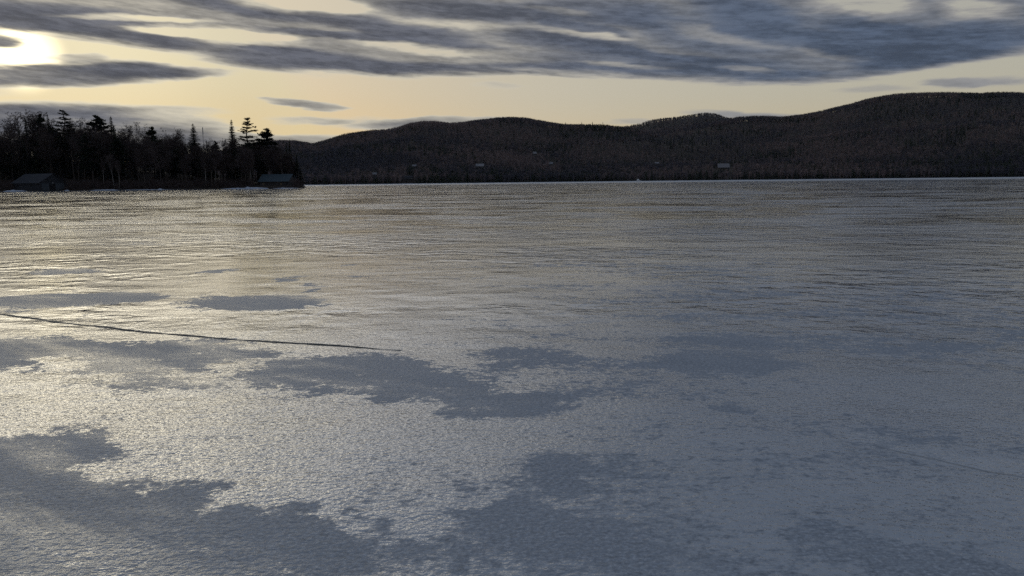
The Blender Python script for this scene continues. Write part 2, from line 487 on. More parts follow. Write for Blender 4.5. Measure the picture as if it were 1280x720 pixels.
# far hills: ridge lines surveyed as (photograph x, y of the tree tops)
RIDGE_MID = [(-700, 212), (-300, 212), (0, 205), (260, 194), (320, 182), (345, 177), (372, 177.5), (396, 181), (415, 176), (432, 171.5), (452, 169), (470, 167), (486, 166), (500, 163),
             (516, 157.5), (532, 155), (548, 155), (566, 157), (580, 156), (592, 153.5), (606, 151.5), (622, 149.5), (640, 148.8), (660, 150), (676, 153),
             (692, 156), (705, 158), (730, 158), (756, 158), (770, 160), (785, 161), (810, 165), (900, 185), (1100, 225), (1900, 226)]
RIDGE_FAR = [(700, 226), (745, 172), (765, 163), (785, 160.5), (800, 158), (815, 153.5), (830, 151), (850, 148.5), (866, 145.5), (880, 143.5), (892, 144.2),
             (905, 148.5), (916, 152), (940, 160), (1000, 185), (1060, 226), (1900, 226)]
RIDGE_RGT = [(700, 226), (760, 200), (800, 176), (830, 165), (860, 160), (890, 155.5), (920, 151.5), (950, 150.5), (975, 150), (1000, 147.5), (1020, 143.5), (1040, 138),
             (1060, 134), (1080, 128), (1105, 123.5), (1125, 121.5), (1150, 121.3), (1185, 120.5), (1220, 120.5), (1250, 119), (1280, 119.8),
             (1350, 124), (1500, 140), (1900, 190)]
TREE_H = 8.5


def shore_r(a):
    return 960 + 60 * math.sin(a * 5 + 0.6) + 25 * math.sin(a * 17)


def hill_tab(tab, px, rr):
    y = interp(tab, px)
    d_ = ray(px, y)
    return max(0.0, CAM_H + d_.z / math.hypot(d_.x, d_.y) * rr - TREE_H)


def az_px(a):  # photograph x on the horizon for an azimuth
    return 640 + F_PX * math.tan(a) / math.cos(R(PITCH)) * 1.0


def hill_h(a, r):
    px = az_px(max(-1.2, min(1.2, a)))
    s = shore_r(a)
    out_ = 0.3
    for tab, rr, pw in ((RIDGE_MID, 1750 + 200 * math.sin(a * 3), 0.95), (RIDGE_FAR, 3000, 1.1), (RIDGE_RGT, 2050 - 200 * math.cos(a * 4), 1.0)):
        H = hill_tab(tab, px, rr)
        t = (r - s) / (rr - s)
        if t <= 0: continue
        if t <= 1: k = t ** pw * (1 - 0.12 * math.sin(t * math.pi * 2))
        else: k = max(0.0, 1 - ((t - 1) * 0.9) ** 1.6)
        # gullies that die out at the ridge and at the shore
        x, y = r * math.sin(a), r * math.cos(a)
        gl = fbm(x, y, 330, 2.0) * 16 * math.sin(min(1, t) * math.pi)
        out_ = max(out_, H * k + gl * min(1.0, H / 60))
    # rise from the shore
    return 0.3 + (out_ - 0.3) * min(1.0, max(0.0, (r - s) / 30))


A0, A1 = -0.95, 0.95
na, nr = 420, 90
rs = np.concatenate([np.linspace(0, 1, 60) ** 1.2 * 1300, np.linspace(1330, 2700, 30)])
V = []; Fq = []
for i in range(na):
    a = A0 + (A1 - A0) * i / (na - 1); s = shore_r(a)
    for dr in rs:
        r = s + dr
        h = hill_h(a, r) if dr > 0 else -0.6
        V.append((r * math.sin(a), r * math.cos(a), h))
nrr = len(rs)
for i in range(na - 1):
    for j in range(nrr - 1):
        k = i * nrr + j
        Fq.append((k, k + 1, k + nrr + 1, k + nrr))
hills = bpy.data.objects.new('hills', fast_mesh('hills', V, Fq, m_forest_floor, True)); col.objects.link(hills)
tag(hills, kind='structure')

# the wooded point on the left
SHORE = [(-420, 215), (-150, 248), (0, 262), (60, 264), (150, 268), (240, 270), (320, 266), (352, 263), (370, 264), (381, 272)]


def pt_shore(px):
    return interp(SHORE, px)


def px_of(x, y):
    v = CM3.transposed() @ Vector((x, y, -CAM_H))
    return 640 + F_PX * v.x / -v.z


TIP = 383.0


def point_h(x, y):
    px = px_of(x, y)
    if px > TIP: return -1.0
    dshore = y - pt_shore(px)
    dtip = (TIP - px) * 0.29 * (y / 270.0)
    dd = min(dshore, dtip * 0.6 + max(0, 0))
    return -0.35 + 3.6 * (1 - math.exp(-max(dd + 1.5, 0) / 22)) + 14.0 * min(1, max(0, dd - 16) / 75) ** 1.1 + min(0.9, max(0, dd + 1.0) * 0.25) * 0.7 + (fbm(x, y, 18, 5.0) * 0.35 if dd > 2 else 0)


V = []; Fq = []
pxs = list(np.linspace(-420, 330, 90)) + list(np.linspace(333, TIP, 26))
ds = [-2.5, -1, 0, 1, 2, 3.5, 6, 9, 13, 18, 25, 34, 45, 60, 80, 110, 140, 170]
for p in pxs:
    for dd in ds:
        Y = pt_shore(p) + dd
        d_ = ray(p, 232); x = d_.x / d_.y * Y
        z = point_h(x, Y) if dd > -2 else -0.7
        V.append((x, Y, z))
nd = len(ds)
for i in range(len(pxs) - 1):
    for j in range(nd - 1):
        k = i * nd + j
        Fq.append((k, k + nd, k + nd + 1, k + 1))
hl = bpy.data.objects.new('headland', fast_mesh('headland', V, Fq, m_forest_floor, True)); col.objects.link(hl)
tag(hl, kind='structure')

# ------------------------------------------------------------------ trees
def tint_mat(name, c0, c1, scale=0.9, rough=0.95, rnd=0.35):
    m, g, b = material(name)
    oi = g.new('ObjectInfo')
    tc = g.new('TexCoord')
    n = g.noise(tc.outputs['Object'], scale, 4.0, 0.6)
    f = n * (1 - rnd) + N(m.node_tree, oi.outputs['Random']) * rnd
    g.put(b.inputs['Base Color'], g.mix(g.ss(f, 0.25, 0.75), c0, c1))
    b.inputs['Roughness'].default_value = rough; b.inputs['Specular IOR Level'].default_value = 0.1
    return m


M_BARK = tint_mat('bark', (0.045, 0.036, 0.032), (0.10, 0.085, 0.078))
M_TWIG = tint_mat('twigs', (0.050, 0.036, 0.034), (0.105, 0.082, 0.080))
M_BIRCH = tint_mat('birch_bark', (0.30, 0.28, 0.26), (0.50, 0.48, 0.45), 1.6)
M_NEEDLE = tint_mat('needles', (0.014, 0.024, 0.014), (0.040, 0.055, 0.030))
M_PBARK = tint_mat('conifer_bark', (0.035, 0.026, 0.021), (0.075, 0.058, 0.048))


def bare_tree(rng, H, spread, fork=0.35, lean=0.0, rad=None, levels=4, twigs=1.0):
    """leafless broadleaf: trunk and limbs in one mesh, fine twigs in another"""
    T, W = MB(), MB()
    rad = rad or H * 0.011
    def grow(p, dr, L, r, lev):
        n = 3 if lev < 2 else 2
        for i in range(n):
            q = p + dr * (L / n)
            r2 = max(r * (0.82 if lev else 0.78), 0.012)
            (T if lev < 3 else W).tube(p, q, r, r2, 6 if lev == 0 else (4 if lev == 1 else 3))
            if lev > 0 or i >= 1:
                k = rng.randint(2, 4) if lev < 2 else rng.randint(2, 3)
                for _ in range(k if lev < levels else 0):
                    ax = Vector((rng.gauss(0, 1), rng.gauss(0, 1), rng.gauss(0, .4))).normalized()
                    dv = (dr + ax * (0.75 * spread if lev == 0 else 0.8)).normalized()
                    dv.z += 0.16; dv.normalize()
                    grow(q if i == n - 1 else p.lerp(q, rng.random()), dv, L * rng.uniform(0.42, 0.66) * (1.0 if lev else 0.85), r2 * 0.58, lev + 1)
            p, r = q, r2
            dr = (dr + Vector((rng.gauss(0, .09), rng.gauss(0, .09), 0.06))).normalized()
        if lev == levels:
            for _ in range(int(7 * twigs)):
                ax = Vector((rng.gauss(0, 1), rng.gauss(0, 1), rng.gauss(0.3, .6))).normalized()
                dv = (dr + ax * 0.9).normalized() * L * rng.uniform(0.4, 0.9)
                sd_ = dv.cross(Vector((rng.gauss(0, 1), rng.gauss(0, 1), rng.gauss(0, 1)))).normalized() * 0.034
                W.face(p - sd_, p + sd_, p + dv)
    base = Vector((0, 0, -0.4))
    b0 = Vector((rng.gauss(0, .04) + lean, rng.gauss(0, .04), 1)).normalized()
    T.tube(base, base + b0 * H * fork * 0.6, rad * 1.25, rad, 7)
    grow(base + b0 * H * fork * 0.6, b0, H * 0.42, rad, 0)
    top = max(max(v[2] for v in W.v), max(v[2] for v in T.v))
    k = H / top
    for m_ in (T, W): m_.v = [(x * k, y * k, z * k) for x, y, z in m_.v]
    return T, W


def spray(B, p, dv, L, wid, rng, n, droop=0.25):
    """a bough: needle sprays either side of a drooping twig"""
    side = dv.cross(Vector((0, 0, 1)))
    if side.length < 1e-3: side = Vector((1, 0, 0))
    side.normalize()
    for i in range(n):
        t = (i + 0.6) / n
        q = p + dv * (L * t) + Vector((0, 0, -droop * L * t * t))
        for sgn in (-1, 1):
            ww = wid * (1 - 0.55 * t) * rng.uniform(0.75, 1.35)
            a = side * sgn * ww + dv * ww * rng.uniform(0.3, 0.9) + Vector((0, 0, rng.uniform(-0.5, 0.22) * ww))
            wdt = dv * (L / n * rng.uniform(0.9, 1.5))
            B.face(q - wdt * 0.5, q + wdt * 0.5, q + a + wdt * 0.15)
    B.face(p + dv * L * 0.75 - side * wid * 0.2 + Vector((0, 0, -droop * L * .56)), p + dv * L * 0.75 + side * wid * 0.2 + Vector((0, 0, -droop * L * .56)), p + dv * L * 1.08 + Vector((0, 0, -droop * L)))


def spruce(rng, H, Rm, bottom=0.08, density=1.0, ragged=0.25, power=0.9):
    T, C = MB(), MB()
    T.tube((0, 0, -0.4), (0, 0, H * 0.6), H * 0.013 + 0.03, H * 0.007 + .02, 7)
    T.tube((0, 0, H * 0.6), (0, 0, H * 0.995), H * 0.007 + .02, 0.02, 5)
    z = H * bottom
    while z < H * 0.985:
        t = (z / H - bottom) / (1 - bottom)
        r = Rm * (1 - t) ** power + 0.12
        n = max(5, int((6 + 5 * (1 - t)) * density))
        off = rng.random() * 6.28
        for k in range(n):
            an = off + k * 6.283 / n + rng.uniform(-.25, .25)
            Lb = r * rng.uniform(1 - ragged, 1 + ragged * 0.55)
            if rng.random() < 0.07: Lb *= 0.45
            dv = Vector((math.cos(an), math.sin(an), rng.uniform(-0.12, 0.12) + 0.45 * t)).normalized()
            spray(C, Vector((0, 0, z + rng.uniform(-.15, .15))), dv, Lb, min(0.95, 0.30 * Lb + 0.26), rng, max(3, int(2 + Lb * 2.4)), 0.22 * (1 - t))
        z += (0.021 * H * (1 - 0.40 * t)) / max(0.6, density) * rng.uniform(0.6, 1.4)
    # leader
    for k in range(6):
        an = k * 1.05
        C.face((0, 0, H * 0.97), (math.cos(an) * .14, math.sin(an) * .14, H * 0.972), (0, 0, H))
    return T, C


def pine(rng, H, Rm, crown=0.45, layers=9, lop=0.0, dense=1.0, flat=0.5, round_=0.0):
    """white pine: bare lower trunk, long level limbs carrying tufted plates with gaps"""
    T, C = MB(), MB()
    pts = [Vector((0, 0, -0.4))]
    for i in range(1, 8):
        pts.append(Vector((rng.gauss(0, .012) * H * i / 7, rng.gauss(0, .012) * H * i / 7, H * 0.985 * i / 7)))
    rr = [H * 0.016 * (1 - 0.86 * i / 7) + 0.03 for i in range(8)]
    for i in range(7): T.tube(pts[i], pts[i + 1], rr[i], rr[i + 1], 7)
    def on(t):
        f = t * 7; i = min(6, int(f)); return pts[i].lerp(pts[i + 1], f - i)
    for li in range(layers):
        u = (li + rng.uniform(-.2, .2)) / (layers - 1); u = min(1, max(0, u))
        t = crown + (0.975 - crown) * u
        env = (math.sin(math.pi * (0.22 + 0.72 * u)) if round_ else (1 - u) ** 0.62 * (0.75 + 0.25 * min(1, u * 6)) + 0.10)
        n = max(3, int(rng.randint(5, 7) * dense))
        off = rng.random() * 6.28
        for k in range(n):
            an = off + k * 6.283 / n + rng.uniform(-.5, .5)
            Lb = Rm * env * rng.uniform(0.5, 1.18) * (1 + lop * math.cos(an))
            if Lb < 0.25: Lb = 0.25
            p0 = on(min(1, max(0, t + rng.uniform(-.5, .5) * (0.975 - crown) / layers * (0.5 + round_))))
            rise = rng.uniform(0.0, 0.28) + 0.7 * max(0, u - 0.6)
            dv = Vector((math.cos(an), math.sin(an), rise)).normalized()
            tip = p0 + dv * Lb
            T.tube(p0, tip, 0.035 + Lb * 0.012, 0.015, 3)
            # tufts along the outer two thirds
            m_ = max(4, int(Lb * 4.2 * dense))
            for i in range(m_):
                f = rng.uniform(0.25, 1.05)
                q = p0 + dv * Lb * f + Vector((rng.gauss(0, .18 * Lb ** .5), rng.gauss(0, .18 * Lb ** .5), rng.uniform(-.05, .25)))
                for _ in range(5):
                    a = rng.random() * 6.283
                    ln = rng.uniform(0.40, 0.85)
                    w = Vector((math.cos(a), math.sin(a), rng.uniform(-.35, 0.75) * (1.2 - flat))) * ln
                    s_ = Vector((-math.sin(a), math.cos(a), rng.uniform(-.3, .3))) * ln * 0.40
                    C.face(q - s_, q + s_, q + w)
    return T, C


def make_proto(TW, tm, cm):
    T, W = TW
    return T.mesh('trunk', tm), W.mesh('crown', cm)


def plant(name, meshes, loc, H, H0, rz, wide=1.0, label=None, cat='tree', group=None, lean=0.0):
    o = empty(name, loc, rz, label, cat, group)
    s = H / H0
    o.scale = (s * wide, s * wide, s)
    o.rotation_euler = (0, lean, rz)
    for nm, me_ in zip(('trunk', 'crown'), meshes):
        c = bpy.data.objects.new(nm, me_); col.objects.link(c); c.parent = o
    return o


rng = random.Random(7)
BARE = [make_proto(bare_tree(random.Random(100 + i), 18, sp, fk), M_BARK, M_TWIG) for i, (sp, fk) in enumerate(
    [(0.75, .35), (0.9, .3), (0.6, .45), (1.0, .28), (0.5, .5), (0.8, .4), (0.65, .38)])]
WIDE = [make_proto(bare_tree(random.Random(210 + i), 20, 1.15, .25), M_BARK, M_TWIG) for i in range(3)]
BIRCH = [make_proto(bare_tree(random.Random(300 + i), 16, .45, .5, rad=.11), M_BIRCH, M_TWIG) for i in range(3)]
SPRUCE = [make_proto(spruce(random.Random(400 + i), 20, 3.3, .06, 1.0, .34), M_PBARK, M_NEEDLE) for i in range(3)]
SPIRE = [make_proto(spruce(random.Random(500 + i), 20, 2.0, .10, 1.0, .32, 0.8), M_PBARK, M_NEEDLE) for i in range(3)]
PINE = [make_proto(pine(random.Random(600), 22, 4.3, .40, 11, .25), M_PBARK, M_NEEDLE),
        make_proto(pine(random.Random(601), 22, 4.0, .30, 13, .0, 1.1, .4), M_PBARK, M_NEEDLE)]
DENSE = [make_proto(pine(random.Random(620 + i), 18, 3.8, .28, 12, .0, 1.7, .1, 1.0), M_PBARK, M_NEEDLE) for i in range(2)]
H0 = {'BARE': 18, 'WIDE': 20, 'BIRCH': 16, 'SPRUCE': 20, 'SPIRE': 20, 'PINE': 22, 'DENSE': 18}
PROTO = {'BARE': BARE, 'WIDE': WIDE, 'BIRCH': BIRCH, 'SPRUCE': SPRUCE, 'SPIRE': SPIRE, 'PINE': PINE, 'DENSE': DENSE}
NAME = {'BARE': 'bare_tree', 'WIDE': 'bare_tree', 'BIRCH': 'birch_tree', 'SPRUCE': 'spruce_tree', 'SPIRE': 'spruce_tree', 'PINE': 'pine_tree', 'DENSE': 'pine_tree'}


def at_top(kind, i, px, top, back, wide, label, group=None, lean=0.0, rz=None):
    """plant a tree whose tip stands where it was surveyed, `back` metres behind the shore"""
    Y = pt_shore(px) + back
    tip = at(px, top, Y)
    z = point_h(tip.x, Y)
    return plant(NAME[kind], PROTO[kind][i], (tip.x, Y, z), tip.z - z, H0[kind], rng.random() * 6.28 if rz is None else rz, wide, label, 'tree', group, lean)


heroes = [
    ('WIDE', 0, 8, 139, 30, 1.0, 'broad leafless tree at the left edge of the photo, tallest bare crown there'),
    ('SPRUCE', 0, 22, 153, 24, .6, 'short spruce tip between the two broad bare trees at the left edge'),
    ('SPIRE', 0, 31, 146, 34, .8, 'thin dark spruce spire just left of the big bare tree by the flat-topped pine'),
    ('WIDE', 1, 39, 136, 40, 1.05, 'big leafless tree with fanned limbs rising above the boathouse with pale doors'),
    ('DENSE', 0, 50, 144, 38, .65, 'small dark pine top between the fanned bare tree and a thin spire'),
    ('SPIRE', 1, 59, 142, 34, .85, 'thin spruce spire left beside the tall flat-layered pine'),
    ('PINE', 0, 78, 136.5, 30, 1.15, 'tall ragged pine with flat layered limbs, highest tree on the left skyline'),
    ('BARE', 0, 94, 146, 36, 1.1, 'leafless tree tucked against the right side of the tall layered pine'),
    ('SPIRE', 2, 100, 153, 30, .8, 'low thin spruce spire right of the tall layered pine'),
    ('BARE', 3, 108, 149, 40, 1.0, 'grey leafless tree between a low spire and the round dense pine'),
    ('DENSE', 1, 121, 145.5, 28, 1.2, 'dense round-topped dark pine with a thick bushy crown on the left skyline'),
    ('SPIRE', 0, 138, 145, 28, 1.15, 'sharp spruce spire standing over a wide dark skirt beside the round dense pine'),
    ('SPRUCE', 1, 142, 156, 22, .9, 'wide dark spruce under the sharp spire'),
    ('WIDE', 2, 154, 152, 38, .8, 'airy leafless tree right of the sharp spruce spire'),
    ('WIDE', 0, 178, 152, 36, .9, 'fan-shaped leafless tree standing alone above the woods beside a dark rounded pine'),
    ('DENSE', 0, 189, 160, 24, .9, 'dark rounded pine at the right foot of the fan-shaped bare tree'),
    ('BARE', 1, 204, 158, 38, 1.0, 'small leafless tree in the dip left of the lone classic spruce'),
    ('BARE', 5, 221, 169, 36, 1.1, 'low leafless tree immediately left of the lone classic spruce'),
    ('SPRUCE', 2, 241, 154, 26, 1.5, 'lone cone-shaped spruce with level boughs, left of the thin mast'),
    ('SPIRE', 1, 258, 175, 24, .7, 'tiny spruce spire right of the thin mast'),
    ('DENSE', 1, 269, 177, 24, .7, 'low rounded pine in the gap between the thin mast and the tall pair'),
    ('BARE', 2, 279, 172, 36, .9, 'faint leafless tree left of the tall pair of evergreens'),
    ('SPRUCE', 0, 289, 149, 26, 1.0, 'narrow tall spruce, left one of the tall pair of evergreens'),
    ('PINE', 1, 307.5, 145.5, 27, 1.15, 'tall open-limbed pine, right one of the tall pair of evergreens'),
    ('DENSE', 0, 330, 162, 24, 1.3, 'dense leaning dark pine above the blue-roofed boathouse'),
    ('SPRUCE', 1, 344, 178, 22, .9, 'dark spruce between the dense leaning pine and the twin spires'),
    ('SPIRE', 2, 357.5, 176, 20, .7, 'left spire of the twin spruces near the tip of the point'),
    ('SPIRE', 0, 361.5, 173, 20, .7, 'right spire of the twin spruces near the tip of the point'),
    ('SPRUCE', 2, 370.5, 193, 12, 1.05, 'last small spruce sloping down to the ice at the tip of the point'),
    ('SPRUCE', 0, 375.5, 209, 8, 1.2, 'knee-high young spruce at the very tip of the point'),
]
heroes[-1] = heroes[-1][:6] + ('lowest bushy young spruce at the very tip of the point',)
for h in heroes:
    at_top(*h, lean=0.05 if h[2] == 330 else 0.0)
# the wood below the skyline
SKY_FILL = [(-160, 168), (0, 166), (30, 162), (60, 156), (100, 159), (150, 163), (170, 171), (200, 169), (220, 172), (250, 179), (280, 179), (310, 175), (330, 173), (350, 181), (362, 184), (370, 196), (376, 208)]
rf = random.Random(21)
n_b = 0
for i in range(270):
    px = rf.uniform(-130, 370)
    back = rf.uniform(3, 85)
    if back > (TIP - px) * 0.5: back = rf.uniform(2, 8)
    top = interp(SKY_FILL, px) + rf.gauss(3, 5) + (9 if back < 10 else 0)
    if px > 200 and 315 < px < 370 and back < 9: back += 9
    if 10 < px < 85 and back < 17: back += 16
    at_top('BARE', rf.randrange(7), px, min(top, 222), back, rf.uniform(.8, 1.25), 'leafless grey tree inside the dark wood of the point, below its skyline', 'leafless trees massed in the wood of the point', rf.uniform(-.05, .05))
for i in range(215):
    px = rf.uniform(-120, 368 if i < 150 else 250)
    back = rf.uniform(5, 70)
    if back > (TIP - px) * 0.5: back = 6
    if 10 < px < 85: back = max(back, 20)
    if 315 < px: back = max(back, 11)
    top = interp(SKY_FILL, px) + abs(rf.gauss(0, 12)) + 3
    if i >= 150: top, back = rf.uniform(176, 206), rf.uniform(26, 75)
    kd = rf.choice(['SPRUCE', 'SPIRE', 'DENSE'])
    if i >= 150: kd = 'SPRUCE'
    if i >= 190: px, top = 4 + (i - 190) * 4.6, rf.uniform(172, 186)
    at_top(kd, rf.randrange(2), px, min(top, 216), back, rf.uniform(.8, 1.1), {'S': 'dark conical spruce inside the wood of the point, below its skyline', 'D': 'dark rounded pine inside the wood of the point, below its skyline'}[kd[0]], 'evergreens massed in the wood of the point')
for px, top, back in ((37, 181, 56), (43, 184, 52), (31, 186, 60), (91, 190, 50), (97, 192, 56), (154, 191, 52), (148, 188, 58), (126, 193, 54)):
    at_top('SPRUCE', rf.randrange(3), px, top, back, 1.25, 'dark conical spruce inside the wood of the point, below its skyline', 'evergreens massed in the wood of the point')
birches = [(127, 196, 2.5, 'slim pale birch near shore, left one under the round dense pine'), (139, 190, 2.2, 'slim pale birch below the sharp spire, trunk palest and straightest'),
           (146, 198, 2.0, 'leaning pale birch by the shore right of the straight pale birch'), (255, 192, 2.5, 'pale thin birch by the shore under the thin mast'),
           (267, 196, 2.5, 'pale thin birch by the shore under the low rounded pine'), (311, 188, 3, 'pale thin birch just left of the blue-roofed boathouse')]
for i, (px, top, back, lb) in enumerate(birches):
    at_top('BIRCH', i % 3, px, top, back, .9, lb, None, 0.06 if px == 146 else 0)

# brush along the foot of the wood: nobody could count it
B = MB()
rb = random.Random(33)
for i in range(1500):
    px = rb.uniform(-150, 379)
    back = abs(rb.gauss(0.3, 3.5)) + 0.2
    if back > (TIP - px) * 0.5 + 0.5: back = 0.4
    if (318 < px < 366 and back < 8) or (20 < px < 80 and back < 12): continue
    Y = pt_shore(px) + back
    d_ = ray(px, 232); x = d_.x / d_.y * Y; z = point_h(x, Y)
    hh = rb.uniform(0.8, 3.6) * (0.6 if back < 1 else 1)
    for k in range(7):
        a = rb.random() * 6.28; sp = rb.uniform(.1, .5)
        tipv = Vector((x + math.cos(a) * sp * hh, Y + math.sin(a) * sp * hh, z + hh * rb.uniform(.6, 1)))
        p = Vector((x, Y, z - .1))
        B.tube(p, tipv, .035, .012, 3)
        for q in range(3):
            t0 = p.lerp(tipv, rb.uniform(.4, .9)); a2 = rb.random() * 6.28
            t1 = t0 + Vector((math.cos(a2), math.sin(a2), .8)) * hh * .25
            B.face(t0 + Vector((.03, 0, 0)), t0 - Vector((.03, 0, 0)), t1)
tag(B.build('shore_brush', M_TWIG), 'tangle of bare brush along the foot of the dark wooded point', 'brush', kind='stuff')

# ------------------------------------------------------------------ forest on the far hills: one mass
m_ff, g3, b3 = material('far_forest')
at_ = g3.new('Attribute'); at_.attribute_name = 'tint'
tv = N(m_ff.node_tree, at_.outputs['Fac'])
gp = g3.new('NewGeometry')
nbig = g3.noise(gp.outputs['Position'], 0.0042, 4.0, 0.6)
dec = g3.mix(g3.ss(nbig + (tv - 0.5) * 0.22, 0.40, 0.62), (0.074, 0.074, 0.096), (0.235, 0.178, 0.172))
con = g3.mix(tv, (0.020, 0.028, 0.020), (0.035, 0.045, 0.030))
g3.put(b3.inputs['Base Color'], g3.mix(g3.ss(tv, 1.45, 1.55), dec, con))
b3.inputs['Roughness'].default_value = 1.0; b3.inputs['Specular IOR Level'].default_value = 0.05


def far_bare(rr):
    T = []
    H = 10.5
    def tri(p, q, w):
        p, q = np.array(p), np.array(q); d_ = q - p
        s_ = np.cross(d_, rr.normal(size=3)); s_ = s_ / (np.linalg.norm(s_) + 1e-9) * w
        T.append([p - s_, p + s_, q])
    tri((0, 0, -1), (0, 0, H * .95), .22); tri((0, 0, -1), (0, 0, H * .95), .22)
    for k in range(26):
        a = rr.uniform(0, 6.283); z = rr.uniform(.3, .85) * H
        el_ = rr.uniform(.5, 1.2); ln = rr.uniform(.18, .34) * H * (1.1 - z / H * .5)
        e = np.array((math.cos(a) * math.cos(el_), math.sin(a) * math.cos(el_), math.sin(el_))) * ln
        p0 = np.array((0, 0, z)); q = p0 + e
        tri(p0, q, .13)
        for j in range(3):
            s_ = p0 + e * rr.uniform(.35, .95)
            tri(s_, s_ + rr.normal(size=3) * (1.1, 1.1, .7) + (0, 0, .8), .12)
    return np.array(T)


def far_conifer(rr, Rm=1.9, H=12.0):
    T = []
    T.append([(-.2, 0, -1), (.2, 0, -1), (0, 0, H)])
    z = .08 * H
    while z < .97 * H:
        r = Rm * (1 - z / H) ** .85 + .2
        for k in range(6):
            a = rr.uniform(0, 6.283); L_ = r * rr.uniform(.6, 1.15)
            c_, s_ = math.cos(a), math.sin(a)
            T.append([(-s_ * .55 * r * .5, c_ * .55 * r * .5, z + .5), (s_ * .55 * r * .5, -c_ * .55 * r * .5, z + .5), (c_ * L_, s_ * L_, z - .25 * r)])
            T.append([(0, 0, z + .9), (c_ * L_ * .8 - s_ * .3 * r, s_ * L_ * .8 + c_ * .3 * r, z - .1), (c_ * L_ * .8 + s_ * .3 * r, s_ * L_ * .8 - c_ * .3 * r, z + .1)])
        z += .075 * H
    return np.array(T, float)


rr = np.random.default_rng(5)
FB = [far_bare(rr) for _ in range(8)]; FCN = [far_conifer(rr, 2.0 + .5 * (i % 2)) for i in range(4)]
parts, tints = [], []
# houses need a small clearing in front of them
HOUSES = []


def hill_at_px(px, py):
    """distance where the sight line meets the hillside"""
    d_ = ray(px, py); hz_ = math.hypot(d_.x, d_.y); a = math.atan2(d_.x, d_.y)
    r = shore_r(a)
    while r < 3500:
        if hill_h(a, r) + 2.0 >= CAM_H + d_.z / hz_ * r: break
        r += 4
    return a, r


clear = []
for px, py, hw in ((904, 211, 15), (600, 208, 8), (669, 191, 5), (690, 205, 5), (821, 204, 6), (510, 222, 9), (468, 217, 5), (518, 208, 4), (703, 214, 4), (690, 198, 4)):
    a, r = hill_at_px(px, py); clear.append((a, r, hw))
cnt = 0
RIDGE_R = []
for i in range(400):
    a = -.62 + 1.32 * i / 399; s = shore_r(a)
    RIDGE_R.append(max(((hill_h(a, s + k * 14) - CAM_H) / (s + k * 14), s + k * 14) for k in range(3, 90))[1])
for i in range(48000):
    a = rr.uniform(-.45, .66)
    s = shore_r(a)
    rrg = RIDGE_R[int((a + .62) / 1.32 * 399)]
    u = rr.random()
    r = s + 2 + (u ** 1.3) * (rrg + 40 - s)
    if i > 30000: r = rrg + rr.uniform(-70, 45)
    if rr.random() < 0.06: r = s + rr.uniform(1, 40)
    px = az_px(a)
    if 740 < px < 940 and rr.random() < .35: r = rr.uniform(2300, 3050)
    skip = False
    for ca, cr, hw in clear:
        if abs(a - ca) * cr < hw and cr - (130 if hw == 15 else 60) < r < cr + 12 and rr.random() < .97: skip = True; break
    if skip: continue
    h = hill_h(a, r)
    if h < .25: continue
    x, y = r * math.sin(a), r * math.cos(a)
    cn = fbm(x, y, 140, 8.0)
    is_con = rr.random() < (0.05 + (0.5 if cn > .2 else 0) + (0.25 if r - s < 60 else 0) + (0.35 if 700 < px < 800 and r > 1500 else 0))
    t = (FCN if is_con else FB)[rr.integers(0, 4 if is_con else 8)]
    sc = rr.uniform(.75, 1.2) * (0.95 if is_con else 1.0)
    ro = rr.uniform(0, 6.283); c_, s_ = math.cos(ro), math.sin(ro)
    X = t[..., 0] * c_ - t[..., 1] * s_; Yv = t[..., 0] * s_ + t[..., 1] * c_
    wd = sc * rr.uniform(.85, 1.3)
    parts.append(np.stack([X * wd + x, Yv * wd + y, t[..., 2] * sc + h - .3], -1).reshape(-1, 3))
    tv_ = rr.uniform(0, 1) + (2 if is_con else 0)
    tints.append(np.full(len(t) * 3, min(tv_, 1.0) if not is_con else 1.6 + .8 * rr.random()))
    cnt += 1
Vf = np.concatenate(parts); Tf = np.concatenate(tints)
Ff = np.arange(len(Vf)).reshape(-1, 3)
fo = bpy.data.objects.new('far_forest', fast_mesh('far_forest', Vf, Ff, m_ff, False, Tf)); col.objects.link(fo)
tag(fo, 'dark leafless forest covering the far hills across the frozen lake', 'forest', kind='stuff')
print('far forest trees', cnt, 'tris', len(Ff))

# spruces that stand out on the middle ridge
spires = [(707, 152.5, 'bushy dark spruce set apart at the left end of the ridge-top row'), (727, 152.0, 'tall thin spruce, first spire right of the set-apart one on the ridge'),
          (733.5, 155.5, 'short thin spruce between the two tallest spires of the ridge row'), (740.5, 152.0, 'broad tall spruce in the middle of the ridge-top row'),
          (746, 154.5, 'small pointed spruce just right of the broad one on the ridge'), (749.5, 154.8, 'low spruce between two small points of the ridge row'),
          (753.5, 152.3, 'slim tall spruce at the right end of the ridge-top row')]
for i, (px, top, lb) in enumerate(spires):
    d_ = ray(px, 158); a = math.atan2(d_.x, d_.y); r = 1740
    x, y = r * math.sin(a), r * math.cos(a); h = hill_h(a, r)
    t_ = at(px, top, y)
    plant('spruce_tree', (SPRUCE if i in (0, 3) else SPIRE)[i % 3], (x, y, h - 1), t_.z - h + 1, 20, i, 1.3, lb, 'tree', 'spruces in a row on the ridge across the lake')

